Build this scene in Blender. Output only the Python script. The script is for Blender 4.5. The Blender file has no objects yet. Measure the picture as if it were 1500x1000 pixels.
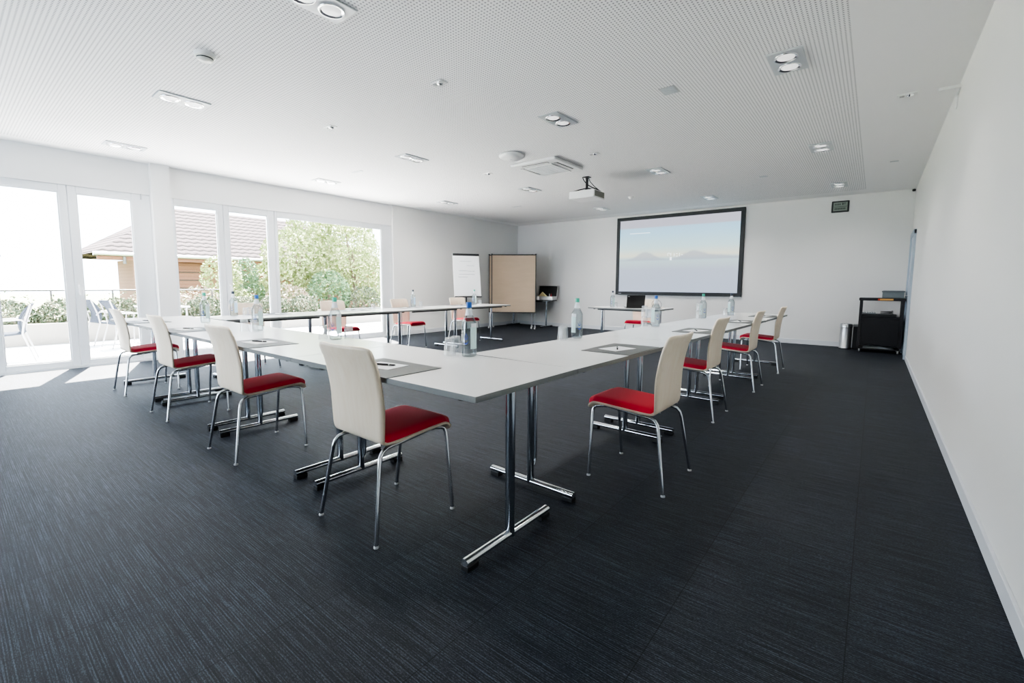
import bpy, math, random
from mathutils import Vector, Matrix
random.seed(7)
C = bpy.context.scene.collection
PI = math.pi
S = 0.9344            # all sizes below are scaled once, at the end, to real metres
# ------------------------------------------------------------------ mesh helpers
class MB:
    def __init__(s): s.v=[]; s.f=[]; s.m=[]; s.sm=[]
    def add(s, vs, fs, m=0, sm=False):
        o=len(s.v); s.v+= [tuple(v) for v in vs]
        for f in fs: s.f.append(tuple(i+o for i in f)); s.m.append(m); s.sm.append(sm)
        return s
    def box(s, x0,x1,y0,y1,z0,z1, m=0, M=None):
        vs=[(x,y,z) for z in (z0,z1) for y in (y0,y1) for x in (x0,x1)]
        if M: vs=[M@Vector(v) for v in vs]
        return s.add(vs,[(0,2,3,1),(4,5,7,6),(0,1,5,4),(2,6,7,3),(0,4,6,2),(1,3,7,5)],m)
    def tube(s, pts, r, n=10, m=0, sy=1.0, cap=True):
        pts=[Vector(p) for p in pts]; k=len(pts)
        rr = r if isinstance(r,(list,tuple)) else [r]*k
        t=(pts[1]-pts[0]).normalized()
        up=Vector((0,0,1)) if abs(t.z)<.9 else Vector((0,1,0))
        a=t.cross(up).normalized(); vs=[]
        for i,p in enumerate(pts):
            if i==0: t=pts[1]-pts[0]
            elif i==k-1: t=pts[-1]-pts[-2]
            else: t=(pts[i+1]-pts[i]).normalized()+(pts[i]-pts[i-1]).normalized()
            t.normalize(); a=(a-t*a.dot(t)).normalized(); b=t.cross(a)
            for j in range(n):
                an=2*PI*j/n; vs.append(p+a*math.cos(an)*rr[i]+b*math.sin(an)*rr[i]*sy)
        fs=[(i*n+j,i*n+(j+1)%n,(i+1)*n+(j+1)%n,(i+1)*n+j) for i in range(k-1) for j in range(n)]
        s.add(vs,fs,m,True)
        if cap:
            s.add(vs[:n],[tuple(reversed(range(n)))],m); s.add(vs[-n:],[tuple(range(n))],m)
        return s
    def lathe(s, prof, n=24, m=0, c=(0,0,0), capb=True, capt=True, sm=True):
        vs=[(c[0]+r*math.cos(2*PI*j/n), c[1]+r*math.sin(2*PI*j/n), c[2]+z) for r,z in prof for j in range(n)]
        k=len(prof)
        s.add(vs,[(i*n+j,i*n+(j+1)%n,(i+1)*n+(j+1)%n,(i+1)*n+j) for i in range(k-1) for j in range(n)],m,sm)
        if capb and prof[0][0]>1e-4: s.add(vs[:n],[tuple(reversed(range(n)))],m)
        if capt and prof[-1][0]>1e-4: s.add(vs[-n:],[tuple(range(n))],m)
        return s
    def grid(s, fn, nu, nv, m=0, sm=True, flip=False):
        vs=[fn(i/nu,j/nv) for i in range(nu+1) for j in range(nv+1)]
        w=nv+1; fs=[]
        for i in range(nu):
            for j in range(nv):
                q=(i*w+j,(i+1)*w+j,(i+1)*w+j+1,i*w+j+1); fs.append(tuple(reversed(q)) if flip else q)
        return s.add(vs,fs,m,sm)
def link(o, parent=None):
    C.objects.link(o)
    if parent: o.parent=parent
    return o
def obj(name, mb, mats, parent=None, bevel=0, seg=2, loc=None, rotz=0, solid=0):
    me=bpy.data.meshes.new(name); me.from_pydata(mb.v,[],mb.f)
    if not isinstance(mats,(list,tuple)): mats=[mats]
    for m in mats: me.materials.append(m)
    for p,m,s in zip(me.polygons,mb.m,mb.sm): p.material_index=m; p.use_smooth=s
    me.update()
    o=bpy.data.objects.new(name,me); link(o,parent)
    if loc: o.location=loc
    if rotz: o.rotation_euler=(0,0,rotz)
    if solid:
        d=o.modifiers.new('s','SOLIDIFY'); d.thickness=solid; d.offset=0
    if bevel:
        d=o.modifiers.new('b','BEVEL'); d.width=bevel; d.segments=seg; d.limit_method='ANGLE'; d.angle_limit=.7
    return o
def thing(name, label, cat, loc=(0,0,0), rotz=0, group=None):
    o=bpy.data.objects.new(name,None); o.empty_display_size=.1; C.objects.link(o)
    o.location=loc; o.rotation_euler=(0,0,rotz); o['label']=label; o['category']=cat
    if group: o['group']=group
    return o
def tag(o,label,cat,group=None):
    o['label']=label; o['category']=cat
    if group: o['group']=group
    return o
def struct(o): o['kind']='structure'; return o
def kids(o): return [c for c in bpy.data.objects if c.parent==o]
def dup(root, loc, rotz=0, label=None, group=None):
    r=root.copy(); C.objects.link(r); r.location=loc; r.rotation_euler=(0,0,rotz)
    if label: r['label']=label
    if group: r['group']=group
    for ch in kids(root):
        c=ch.copy(); C.objects.link(c); c.parent=r
        for g in kids(ch):
            d=g.copy(); C.objects.link(d); d.parent=c
    return r
# ------------------------------------------------------------------ materials
def mat(name,col,rough=.5,metal=0,spec=.5,emit=None,es=0,sheen=0,coat=0):
    m=bpy.data.materials.new(name); m.use_nodes=True; n=m.node_tree; b=n.nodes['Principled BSDF']
    b.inputs['Base Color'].default_value=(*col,1); b.inputs['Roughness'].default_value=rough
    b.inputs['Metallic'].default_value=metal; b.inputs['Specular IOR Level'].default_value=spec
    if emit: b.inputs['Emission Color'].default_value=(*emit,1); b.inputs['Emission Strength'].default_value=es
    if sheen: b.inputs['Sheen Weight'].default_value=sheen; b.inputs['Sheen Roughness'].default_value=.5
    if coat: b.inputs['Coat Weight'].default_value=coat
    return m
def nd(m,t,**k):
    n=m.node_tree.nodes.new(t)
    for a,v in k.items(): setattr(n,a,v)
    return n
def lk(m,a,b): m.node_tree.links.new(a,b)
def math_(m,op,a,b=None,c=None):
    n=nd(m,'ShaderNodeMath',operation=op)
    for i,x in enumerate((a,b,c)):
        if x is None: continue
        if isinstance(x,(int,float)): n.inputs[i].default_value=x
        else: lk(m,x,n.inputs[i])
    return n.outputs[0]
def bsdf(m): return m.node_tree.nodes['Principled BSDF']
def ramp(m,fac,stops):
    r=nd(m,'ShaderNodeValToRGB'); e=r.color_ramp.elements
    while len(e)<len(stops): e.new(.5)
    for q,(p,c) in zip(e,stops): q.position=p; q.color=(*c,1)
    lk(m,fac,r.inputs[0]); return r.outputs[0]
def noise(m,vec,scale,detail=2,rough=.5):
    n=nd(m,'ShaderNodeTexNoise'); n.inputs['Scale'].default_value=scale; n.inputs['Detail'].default_value=detail; n.inputs['Roughness'].default_value=rough
    if vec is not None: lk(m,vec,n.inputs['Vector'])
    return n.outputs['Fac']
def objco(m): return nd(m,'ShaderNodeTexCoord').outputs['Object']
def mapping(m,vec,sc=(1,1,1),loc=(0,0,0),rot=(0,0,0)):
    n=nd(m,'ShaderNodeMapping'); n.inputs['Scale'].default_value=sc; n.inputs['Location'].default_value=loc; n.inputs['Rotation'].default_value=rot
    lk(m,vec,n.inputs['Vector']); return n.outputs[0]
def bump(m,h,st,d):
    n=nd(m,'ShaderNodeBump'); n.inputs['Strength'].default_value=st; n.inputs['Distance'].default_value=d
    lk(m,h,n.inputs['Height']); lk(m,n.outputs[0],bsdf(m).inputs['Normal'])

WALL=mat('wall_paint',(.79,.785,.765),.85,spec=.25)
bump(WALL,noise(WALL,objco(WALL),160,3),.06,.004)
WALLBACK=mat('back_wall_paint',(.77,.765,.755),.85,spec=.25)
FRAME=mat('window_frame_white',(.72,.74,.76),.4)
WHITE=mat('white_plastic',(.80,.80,.79),.4)
WHITEMAT=mat('white_matte',(.78,.78,.77),.7)
# ceiling with perforation
CEIL=mat('perforated_ceiling',(.78,.78,.78),.9,spec=.2)
co=objco(CEIL); sp=nd(CEIL,'ShaderNodeSeparateXYZ'); lk(CEIL,co,sp.inputs[0])
P_=.027
fx=math_(CEIL,'SUBTRACT',math_(CEIL,'FRACT',math_(CEIL,'DIVIDE',sp.outputs[0],P_)),.5)
fy=math_(CEIL,'SUBTRACT',math_(CEIL,'FRACT',math_(CEIL,'DIVIDE',sp.outputs[1],P_)),.5)
rr=math_(CEIL,'SQRT',math_(CEIL,'ADD',math_(CEIL,'MULTIPLY',fx,fx),math_(CEIL,'MULTIPLY',fy,fy)))
hole=math_(CEIL,'LESS_THAN',rr,.24)
inx=math_(CEIL,'MULTIPLY',math_(CEIL,'LESS_THAN',sp.outputs[0],-.245),math_(CEIL,'GREATER_THAN',sp.outputs[0],-8.55))
iny=math_(CEIL,'LESS_THAN',sp.outputs[1],10.9)
hole=math_(CEIL,'MULTIPLY',hole,math_(CEIL,'MULTIPLY',inx,iny))
mx=nd(CEIL,'ShaderNodeMix',data_type='RGBA'); lk(CEIL,hole,mx.inputs[0])
mx.inputs[6].default_value=(.86,.855,.85,1); mx.inputs[7].default_value=(.30,.30,.31,1)
lk(CEIL,mx.outputs[2],bsdf(CEIL).inputs['Base Color'])
# carpet
CARPET=mat('carpet',(.03,.035,.042),.64,spec=.27)
co=objco(CARPET)
bk=nd(CARPET,'ShaderNodeTexBrick'); bk.offset=.5; bk.inputs['Scale'].default_value=1; bk.inputs['Mortar Size'].default_value=.0022; bk.inputs['Mortar Smooth'].default_value=.3
bk.inputs['Brick Width'].default_value=.53; bk.inputs['Row Height'].default_value=.53
bk.inputs['Color1'].default_value=(.85,.85,.85,1); bk.inputs['Color2'].default_value=(1.12,1.12,1.12,1); bk.inputs['Mortar'].default_value=(.3,.3,.3,1)
mp=mapping(CARPET,co,rot=(0,0,PI/2)); lk(CARPET,mp,bk.inputs['Vector'])
st=noise(CARPET,mapping(CARPET,co,sc=(3,210,1)),1,2,.6)
st2=noise(CARPET,mapping(CARPET,co,sc=(14,90,1)),1,3,.7)
st3=noise(CARPET,mapping(CARPET,co,sc=(110,300,1)),1,2,.7)
sp=nd(CARPET,'ShaderNodeSeparateXYZ'); lk(CARPET,co,sp.inputs[0])
rib=math_(CARPET,'MULTIPLY',math_(CARPET,'SINE',math_(CARPET,'MULTIPLY',sp.outputs[1],2*PI/.0085)),.035)
sm=math_(CARPET,'ADD',math_(CARPET,'ADD',math_(CARPET,'MULTIPLY',st,.40),math_(CARPET,'MULTIPLY',st2,.18)),math_(CARPET,'MULTIPLY',st3,.42))
sm=math_(CARPET,'ADD',sm,rib)
cr=ramp(CARPET,sm,[(.36,(.0022,.0026,.0038)),(.50,(.0100,.0125,.0180)),(.66,(.066,.080,.108))])
mm=nd(CARPET,'ShaderNodeMix',data_type='RGBA',blend_type='MULTIPLY'); mm.inputs[0].default_value=1
lk(CARPET,cr,mm.inputs[6]); lk(CARPET,bk.outputs['Color'],mm.inputs[7]); lk(CARPET,mm.outputs[2],bsdf(CARPET).inputs['Base Color'])
bump(CARPET,sm,.5,.004)
CHROME=mat('chrome',(.62,.64,.67),.13,1)
CHROMED=mat('dark_chrome',(.40,.43,.47),.16,1)
STEEL=mat('brushed_steel',(.55,.56,.58),.28,1)
BLACK=mat('black_plastic',(.012,.012,.013),.45)
BLACKG=mat('black_gloss',(.008,.008,.009),.35)
RED=mat('red_fabric',(.74,.020,.055),.85,spec=.2,sheen=.15)
bump(RED,noise(RED,objco(RED),500,2),.25,.002)
WOOD=mat('pale_beech_plywood',(.62,.50,.385),.42)
co=objco(WOOD)
g=noise(WOOD,mapping(WOOD,co,sc=(38,38,1.6)),1,4,.6)
lk(WOOD,ramp(WOOD,g,[(.3,(.84,.70,.54)),(.7,(.90,.785,.64))]),bsdf(WOOD).inputs['Base Color'])
LAM=mat('grey_white_laminate',(.78,.78,.77),.2,spec=.5)
bump(LAM,noise(LAM,objco(LAM),30,2),.03,.003)
EDGE=mat('grey_edge_band',(.18,.185,.185),.5)
DARKTOP=mat('dark_table_edge',(.03,.03,.03),.5)
MAT_=mat('grey_desk_mat',(.075,.08,.078),.5)
PAPER=mat('paper',(.80,.81,.83),.7)
INK=mat('ink',(.12,.15,.22),.7)
PENB=mat('pen_black',(.01,.01,.012),.25)
def glassmat(name,tint,f0=.04,k=1.0,rough=.02,rim=None):
    """thin clear glass: transparent with a Schlick reflection, the same from both sides"""
    m=bpy.data.materials.new(name); m.use_nodes=True; n=m.node_tree; n.nodes.clear()
    o=n.nodes.new('ShaderNodeOutputMaterial'); mix=n.nodes.new('ShaderNodeMixShader'); t=n.nodes.new('ShaderNodeBsdfTransparent'); g=n.nodes.new('ShaderNodeBsdfGlossy')
    t.inputs[0].default_value=(*tint,1); g.inputs['Roughness'].default_value=rough
    ge=n.nodes.new('ShaderNodeNewGeometry'); d=n.nodes.new('ShaderNodeVectorMath'); d.operation='DOT_PRODUCT'
    n.links.new(ge.outputs['Normal'],d.inputs[0]); n.links.new(ge.outputs['Incoming'],d.inputs[1])
    a=math_(m,'ABSOLUTE',d.outputs['Value']); b=math_(m,'POWER',math_(m,'SUBTRACT',1.0,a),5)
    fo=math_(m,'MULTIPLY',math_(m,'ADD',math_(m,'MULTIPLY',b,1-f0),f0),k)
    if rim:
        e=math_(m,'POWER',math_(m,'SUBTRACT',1.0,a),2.2)
        mc=nd(m,'ShaderNodeMix',data_type='RGBA'); lk(m,e,mc.inputs[0]); mc.inputs[6].default_value=(*tint,1); mc.inputs[7].default_value=(*rim,1); lk(m,mc.outputs[2],t.inputs[0])
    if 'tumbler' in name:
        df=n.nodes.new('ShaderNodeBsdfDiffuse'); df.inputs[0].default_value=(.9,.92,.95,1); m2=n.nodes.new('ShaderNodeMixShader'); m2.inputs[0].default_value=.16  # white diffuse share painted in to mimic the highlights of thick glass
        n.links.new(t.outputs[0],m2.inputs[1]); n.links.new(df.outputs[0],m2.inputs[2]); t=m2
    n.links.new(fo,mix.inputs[0]); n.links.new(t.outputs[0],mix.inputs[1]); n.links.new(g.outputs[0],mix.inputs[2]); n.links.new(mix.outputs[0],o.inputs[0])
    return m
PANE=glassmat('window_glass',(.985,.99,.99),.02,.6)
BOTTLE=glassmat('bottle_glass',(.90,.93,.94),.09,1.0,.04,(.28,.32,.35))
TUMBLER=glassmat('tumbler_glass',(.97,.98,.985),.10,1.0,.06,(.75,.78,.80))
LABELG=mat('pale_green_label',(.55,.74,.73),.5)
LABELB=mat('pale_blue_label',(.50,.68,.85),.5)
BLUE=mat('emblem_blue',(.03,.07,.35),.4)
CAPB=mat('blue_cap',(.03,.13,.45),.4); CAPG=mat('green_cap',(.05,.42,.30),.4); CAPK=mat('dark_cap',(.02,.03,.05),.4)
WATER=glassmat('water_glass',(.90,.93,.94),.03,.6,.03,(.50,.55,.58))
# ------------------------------------------------------------------ room shell
XR,XL,YB,HC,YF=.4785,-8.875,11.37,3.03,-3.0
struct(obj('floor',MB().box(XL-.2,XR+.2,YF-.2,YB+.2,-.1,0),CARPET))
struct(obj('ceiling',MB().box(XL-.2,XR+.2,YF-.2,YB+.2,HC,HC+.2),CEIL))
struct(obj('wall_right',MB().box(XR,XR+.2,YF,YB,0,HC),WALL))
struct(obj('wall_back',MB().box(XL-.2,XR+.2,YB,YB+.2,0,HC),WALLBACK))
struct(obj('wall_front',MB().box(XL-.2,-7.6,YF-.2,YF,0,HC).box(-3.6,XR+.2,YF-.2,YF,0,HC).box(-7.6,-3.6,YF-.2,YF,2.6,HC).box(-7.6,-3.6,YF-.2,YF,0,.1),WALL))
fill_win=struct(obj('added_fill_window',MB().box(-7.6,-7.5,YF-.12,YF-.03,.1,2.6).box(-3.7,-3.6,YF-.12,YF-.03,.1,2.6).box(-7.5,-3.7,YF-.12,YF-.03,.1,.2).box(-7.5,-3.7,YF-.12,YF-.03,2.5,2.6),FRAME))  # invented window behind the camera, added to light the chair backs
obj('glass_pane',MB().box(-7.5,-3.7,YF-.08,YF-.074,.2,2.5),PANE,fill_win)
struct(obj('wall_left',MB().box(XL-.2,XL+.045,6.66,YB,0,HC),WALL))
struct(obj('trim_1',MB().box(XL-.2,XL,YF,6.66,2.56,HC),WHITEMAT))         # lintel over the glazing
struct(obj('trim_2',MB().box(XL-.2,XL+.11,2.16,2.40,0,HC),WHITEMAT))      # pier
struct(obj('trim_3',MB().box(XL-.25,XL+.02,YF,6.66,-.02,.035),FRAME))     # sill strip
BB=mat('baseboard_paint',(.66,.68,.71),.5)
struct(obj('baseboard_right',MB().box(XR-.015,XR,YF,9.95,0,.085),BB,bevel=.003))
struct(obj('baseboard_back',MB().box(XL+.045,XR,YB-.015,YB,0,.10),BB,bevel=.003))
struct(obj('baseboard_left',MB().box(XL+.045,XL+.06,6.66,YB-.015,0,.10),BB,bevel=.003))
# door in the right wall near the back corner
d=struct(obj('door_3',MB().box(XR-.012,XR-.001,10.12,11.0,.0,2.10),mat('door_leaf_blue_white',(.55,.61,.68),.5)))
obj('door_frame',MB().box(XR-.035,XR-.001,10.05,10.12,0,2.17).box(XR-.035,XR-.001,11.0,11.07,0,2.17).box(XR-.035,XR-.001,10.05,11.07,2.10,2.17),mat('door_frame_blue_grey',(.45,.52,.60),.5),d,bevel=.004)
obj('door_handle',MB().tube([(XR-.02,10.2,1.07),(XR-.06,10.2,1.07),(XR-.06,10.32,1.07)],.009),CHROME,d)
def glazing(name,y0,y1,lw,rw,handle=None,hinge=None,z0=.035,bw=.075,x=XL):
    xo,xi=x-.10,x-.015
    f=MB().box(xo,xi,y0,y0+lw,z0,2.56).box(xo,xi,y1-rw,y1,z0,2.56).box(xo,xi,y0+lw,y1-rw,z0,z0+bw).box(xo,xi,y0+lw,y1-rw,2.46,2.56)
    o=struct(obj(name,f,FRAME,bevel=.006))
    bd=MB()
    a,b,c,e=y0+lw,y1-rw,z0+bw,2.46
    for q in ((a,a+.015,c,e),(b-.015,b,c,e),(a+.015,b-.015,c,c+.015),(a+.015,b-.015,e-.015,e)): bd.box(xi-.03,xi-.012,*q)
    obj('glazing_bead',bd,FRAME,o)
    obj('glass_pane',MB().box(x-.062,x-.056,a-.01,b+.01,c-.01,e+.01),PANE,o)
    if handle is not None:
        h=obj('window_handle',MB().box(x-.015,x-.003,handle-.014,handle+.014,1.07,1.21).tube([(x-.005,handle,1.17),(x+.035,handle,1.17),(x+.04,handle,1.15),(x+.045,handle,1.04)],.009),mat('white_handle',(.8,.8,.8),.3),o,bevel=.002)
    if hinge is not None:
        for z in (.3,2.48):
            obj('hinge',MB().lathe([(.009,0),(.009,.09)],10,c=(x-.008,hinge,z)),STEEL,o)
    return o
glazing('door_1',.41,1.225,.09,.085,None)
glazing('door_2',1.23,2.16,.09,.23,1.27,2.05)
glazing('window_1',2.40,3.165,.06,.09)
glazing('window_2',3.17,4.02,.08,.115,3.22)
glazing('window_3',4.025,6.655,.045,.27)
struct(obj('trim_4',MB().box(XL-.2,XL,YF,.20,0,2.56),WHITEMAT))
glazing('window_4',.205,.405,.05,.10)
# ------------------------------------------------------------------ ceiling fixtures
REFL=mat('lamp_reflector',(.85,.86,.88),.15,1)
LAMPG=mat('lamp_glow',(.75,.75,.75),.4,emit=(1,.98,.95),es=.28)
PLATE=mat('lamp_plate',(.50,.53,.55),.35)
def downlight_proto(loc,label,group=None):
    t=thing('ceiling_downlight',label,'ceiling light',loc,0,group)
    f=MB(); w,l=.125,.215
    f.box(-w,w,-l,l,-.012,0)
    fo=obj('fitting_plate',f,PLATE,t,bevel=.004)
    for sy in (-.1,.1):
        r=obj('lamp_ring',MB().lathe([(.085,-.012),(.085,-.02),(.078,-.02),(.062,-.0135)],28,c=(0,sy,0),capb=False,capt=False),REFL,t)
        obj('lamp_lens',MB().lathe([(.063,-.0135),(.05,-.017),(.02,-.019),(.0001,-.019)],28,c=(0,sy,0),capb=False),LAMPG,r)
    return t
HZ=HC-.001
first=None
DL=[(-2.94,1.66,'twin square downlight with two round lamps at the top edge, cut by the frame'),
(-5.53,1.66,'white twin downlight in the perforated ceiling between smoke detector and glass doors'),
(-7.95,1.70,'flat twin downlight closest to the glass doors'),
(-.67,4.40,'grey twin downlight in the perforated ceiling close to the right wall'),
(-2.85,4.38,'twin downlight halfway up the ceiling, right of the round access point'),
(-5.36,4.40,'twin downlight left of the air conditioner, over the window tables'),
(-7.76,4.44,'narrow looking twin downlight beside the second window lintel'),
(-.67,7.30,'twin downlight between the clock and the nearest right-hand light'),
(-2.82,7.25,'greenish twin downlight just right of the projector'),
(-5.28,7.17,'twin downlight directly left of the projector'),
(-7.58,7.20,'twin downlight in front of the flip chart corner'),
(-.62,10.13,'twin downlight just above the black wall clock'),
(-2.79,10.0,'faint twin downlight above the projection screen'),
(-5.22,9.95,'small looking twin downlight between projector and screen')]
for x,y,l in DL:
    if first is None: first=downlight_proto((x,y,HZ),l,'twin ceiling downlights')
    else: dup(first,(x,y,HZ),0,l)
def small_spot(x,y,l,n=0):
    t=thing('emergency_spot',l,'ceiling light',(x,y,HZ),0,'small ceiling spots')
    obj('spot_plate',MB().box(-.075,.075,-.045,.045,-.008,0),WHITE,t,bevel=.003)
    obj('spot_lens',MB().lathe([(.03,-.008),(.026,-.02),(.0001,-.024)],16,c=(.02,0,0),capb=False),REFL,t)
    obj('spot_body',MB().box(-.055,-.02,-.02,.02,-.014,-.008),mat('spot_dark',(.4,.4,.4),.4),t)
    return t
sp0=small_spot(-5.08,2.98,'small square spot in the ceiling left of centre, beyond the smoke detector')
for x,y,l in [(-3.21,2.95,'small twin spot in the perforated ceiling at upper centre'),(-3.17,5.78,'small spot right of the air conditioner, above the projector'),(.12,5.83,'small dark spot in the plain ceiling strip by the right wall'),(-5.10,5.75,'small dark-edged spot to the left of the air conditioner')]:
    dup(sp0,(x,y,HZ),0,l)
t=thing('smoke_detector','round white smoke detector on the perforated ceiling, upper left','smoke detector',(-4.29,1.46,HZ))
obj('detector_base',MB().lathe([(.075,0),(.075,-.02),(.07,-.028)],28,capt=False),WHITE,t)
obj('detector_head',MB().lathe([(.07,-.028),(.058,-.034),(.056,-.046),(.045,-.058),(.0001,-.062)],28,capb=False),mat('detector_ivory',(.70,.70,.64),.4),t)
obj('detector_slots',MB().lathe([(.0585,-.036),(.0575,-.044)],28,capb=False,capt=False),BLACK,t)
t=thing('wireless_access_point','smooth round white puck beside the air conditioner on the ceiling','access point',(-4.10,5.12,HZ))
obj('puck_body',MB().lathe([(.15,0),(.175,-.015),(.17,-.04),(.13,-.065),(.0001,-.072)],36,capb=False),WHITE,t)
obj('puck_logo',MB().lathe([(.02,-.0725),(.0001,-.073)],16,capb=False),PLATE,t)
# square grille
t=thing('ceiling_grille','small flat grey square grille in the ceiling at upper centre right','vent',(-1.62,4.37,HZ))
obj('grille_frame',MB().box(-.075,.075,-.085,.085,-.006,0),mat('grille_grey',(.48,.48,.48),.5),t,bevel=.002)
gm=MB()
for i in range(6): gm.box(-.06,.06,-.07+i*.026,-.06+i*.026,-.010,-.006)
obj('grille_slats',gm,PLATE,t)
def slit(x,y,l,lx=.12,ly=.03):
    tag(obj('ceiling_slot_cover',MB().box(-lx,lx,-ly,ly,-.006,0),PLATE,loc=(x,y,HZ),bevel=.002),l,'cover plate')
slit(-6.7,4.38,'thin pale cover plate in the ceiling left of centre, before the window lintel')
slit(-6.66,8.53,'thin pale cover plate in the far left of the ceiling before the flip chart')
slit(.10,8.74,'thin cover plate in the plain ceiling strip near the right wall',.05,.02)
slit(-1.57,8.64,'faint round-edged cover plate between the screen and the right wall',.06,.05)
t=thing('motion_sensor','small white domed sensor on the ceiling before the screen','sensor',(-4.05,8.98,HZ))
obj('sensor_base',MB().lathe([(.055,0),(.055,-.02)],20),WHITE,t); obj('sensor_dome',MB().lathe([(.042,-.02),(.034,-.04),(.0001,-.05)],20,capb=False),WHITEMAT,t)
# air conditioning cassette
t=thing('ceiling_air_conditioner','white square four-way air conditioning cassette in the ceiling','air conditioner',(-4.05,5.93,HZ))
obj('cassette_panel',MB().box(-.40,.40,-.40,.40,-.045,0),WHITE,t,bevel=.015)
ig=MB().box(-.245,.245,-.245,.245,-.062,-.045)
obj('intake_grille',ig,WHITE,t,bevel=.008)
sl=MB()
for i in range(9): sl.box(-.21,.21,-.20+i*.05,-.19+i*.05,-.066,-.0622)
obj('intake_slats',sl,PLATE,t)
for k in range(4):
    M=Matrix.Rotation(k*PI/2,4,'Z')
    fl=obj('air_outlet',MB().box(-.23,.23,.275,.335,-.048,-.0452,M=M),mat('outlet_dark',(.10,.10,.10),.6),t)
    obj('louvre_flap',MB().box(-.225,.225,.285,.32,-.054,-.050,M=M),WHITE,fl)
# projector
PY=6.93
t=thing('ceiling_projector','white projector hanging from a short black ceiling mount','projector',(-3.915,PY,2.655))
obj('projector_body',MB().box(-.235,.235,-.19,.19,0,.125),mat('projector_white',(.80,.80,.80),.45),t,bevel=.012)
vg=MB().box(.2355,.238,-.16,.17,.02,.11)
v=obj('vent_panel',vg,mat('vent_grey',(.17,.17,.155),.6),t)
sl=MB()
for i in range(12): sl.box(.238,.242,-.15+i*.027,-.142+i*.027,.025,.105)
obj('vent_slats',sl,mat('vent_slat_grey',(.30,.30,.27),.5),v)
obj('projector_lens',MB().lathe([(.045,0),(.045,.03),(.035,.03)],20),BLACKG,t).matrix_basis=Matrix.Translation((.1,.19,.06))@Matrix.Rotation(-PI/2,4,'X')
obj('mount_column',MB().tube([(0,0,.14),(0,0,.37)],.022,12).box(-.06,.06,-.06,.06,.13,.15).box(-.05,.05,-.05,.05,.362,.3735),BLACK,t)
ar=MB()
for sx in (-1,1):
    for sy in (-1,1): ar.tube([(0,0,.19),(sx*.1,sy*.08,.16),(sx*.18,sy*.14,.127)],.009,8)
obj('mount_arm',ar,BLACK,t)
obj('projector_cable',MB().tube([(-.07,-.03,.372),(-.05,-.02,.32),(.0,0,.25),(.08,.02,.20),(.16,.06,.16),(.21,.10,.126)],.009,8).tube([(.0,.05,.372),(.03,.05,.3),(.1,.07,.22),(.2,.12,.127)],.006,8),BLACK,t)
# arm bracket on right wall, under the ceiling
t=thing('wall_bracket','slim white arm bracket fixed high on the right wall','bracket',(XR,5.88,2.90))
obj('bracket_plate',MB().box(-.012,0,-.03,.03,-.06,.06),WHITE,t,bevel=.003)
obj('bracket_arm',MB().box(-.15,-.012,-.25,-.23,.045,.07,M=Matrix.Identity(4)).box(-.02,-.005,-.24,.02,.045,.065),WHITE,t,bevel=.003)
t=thing('corner_sensor','tiny dark sensor in the top right back corner','sensor',(XR-.03,YB-.03,HC-.03))
obj('sensor_body',MB().lathe([(.02,-.02),(.028,0),(.02,.02)],12),BLACK,t); obj('sensor_eye',MB().lathe([(.01,-.024),(.008,-.028)],8),WHITE,t)
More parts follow.
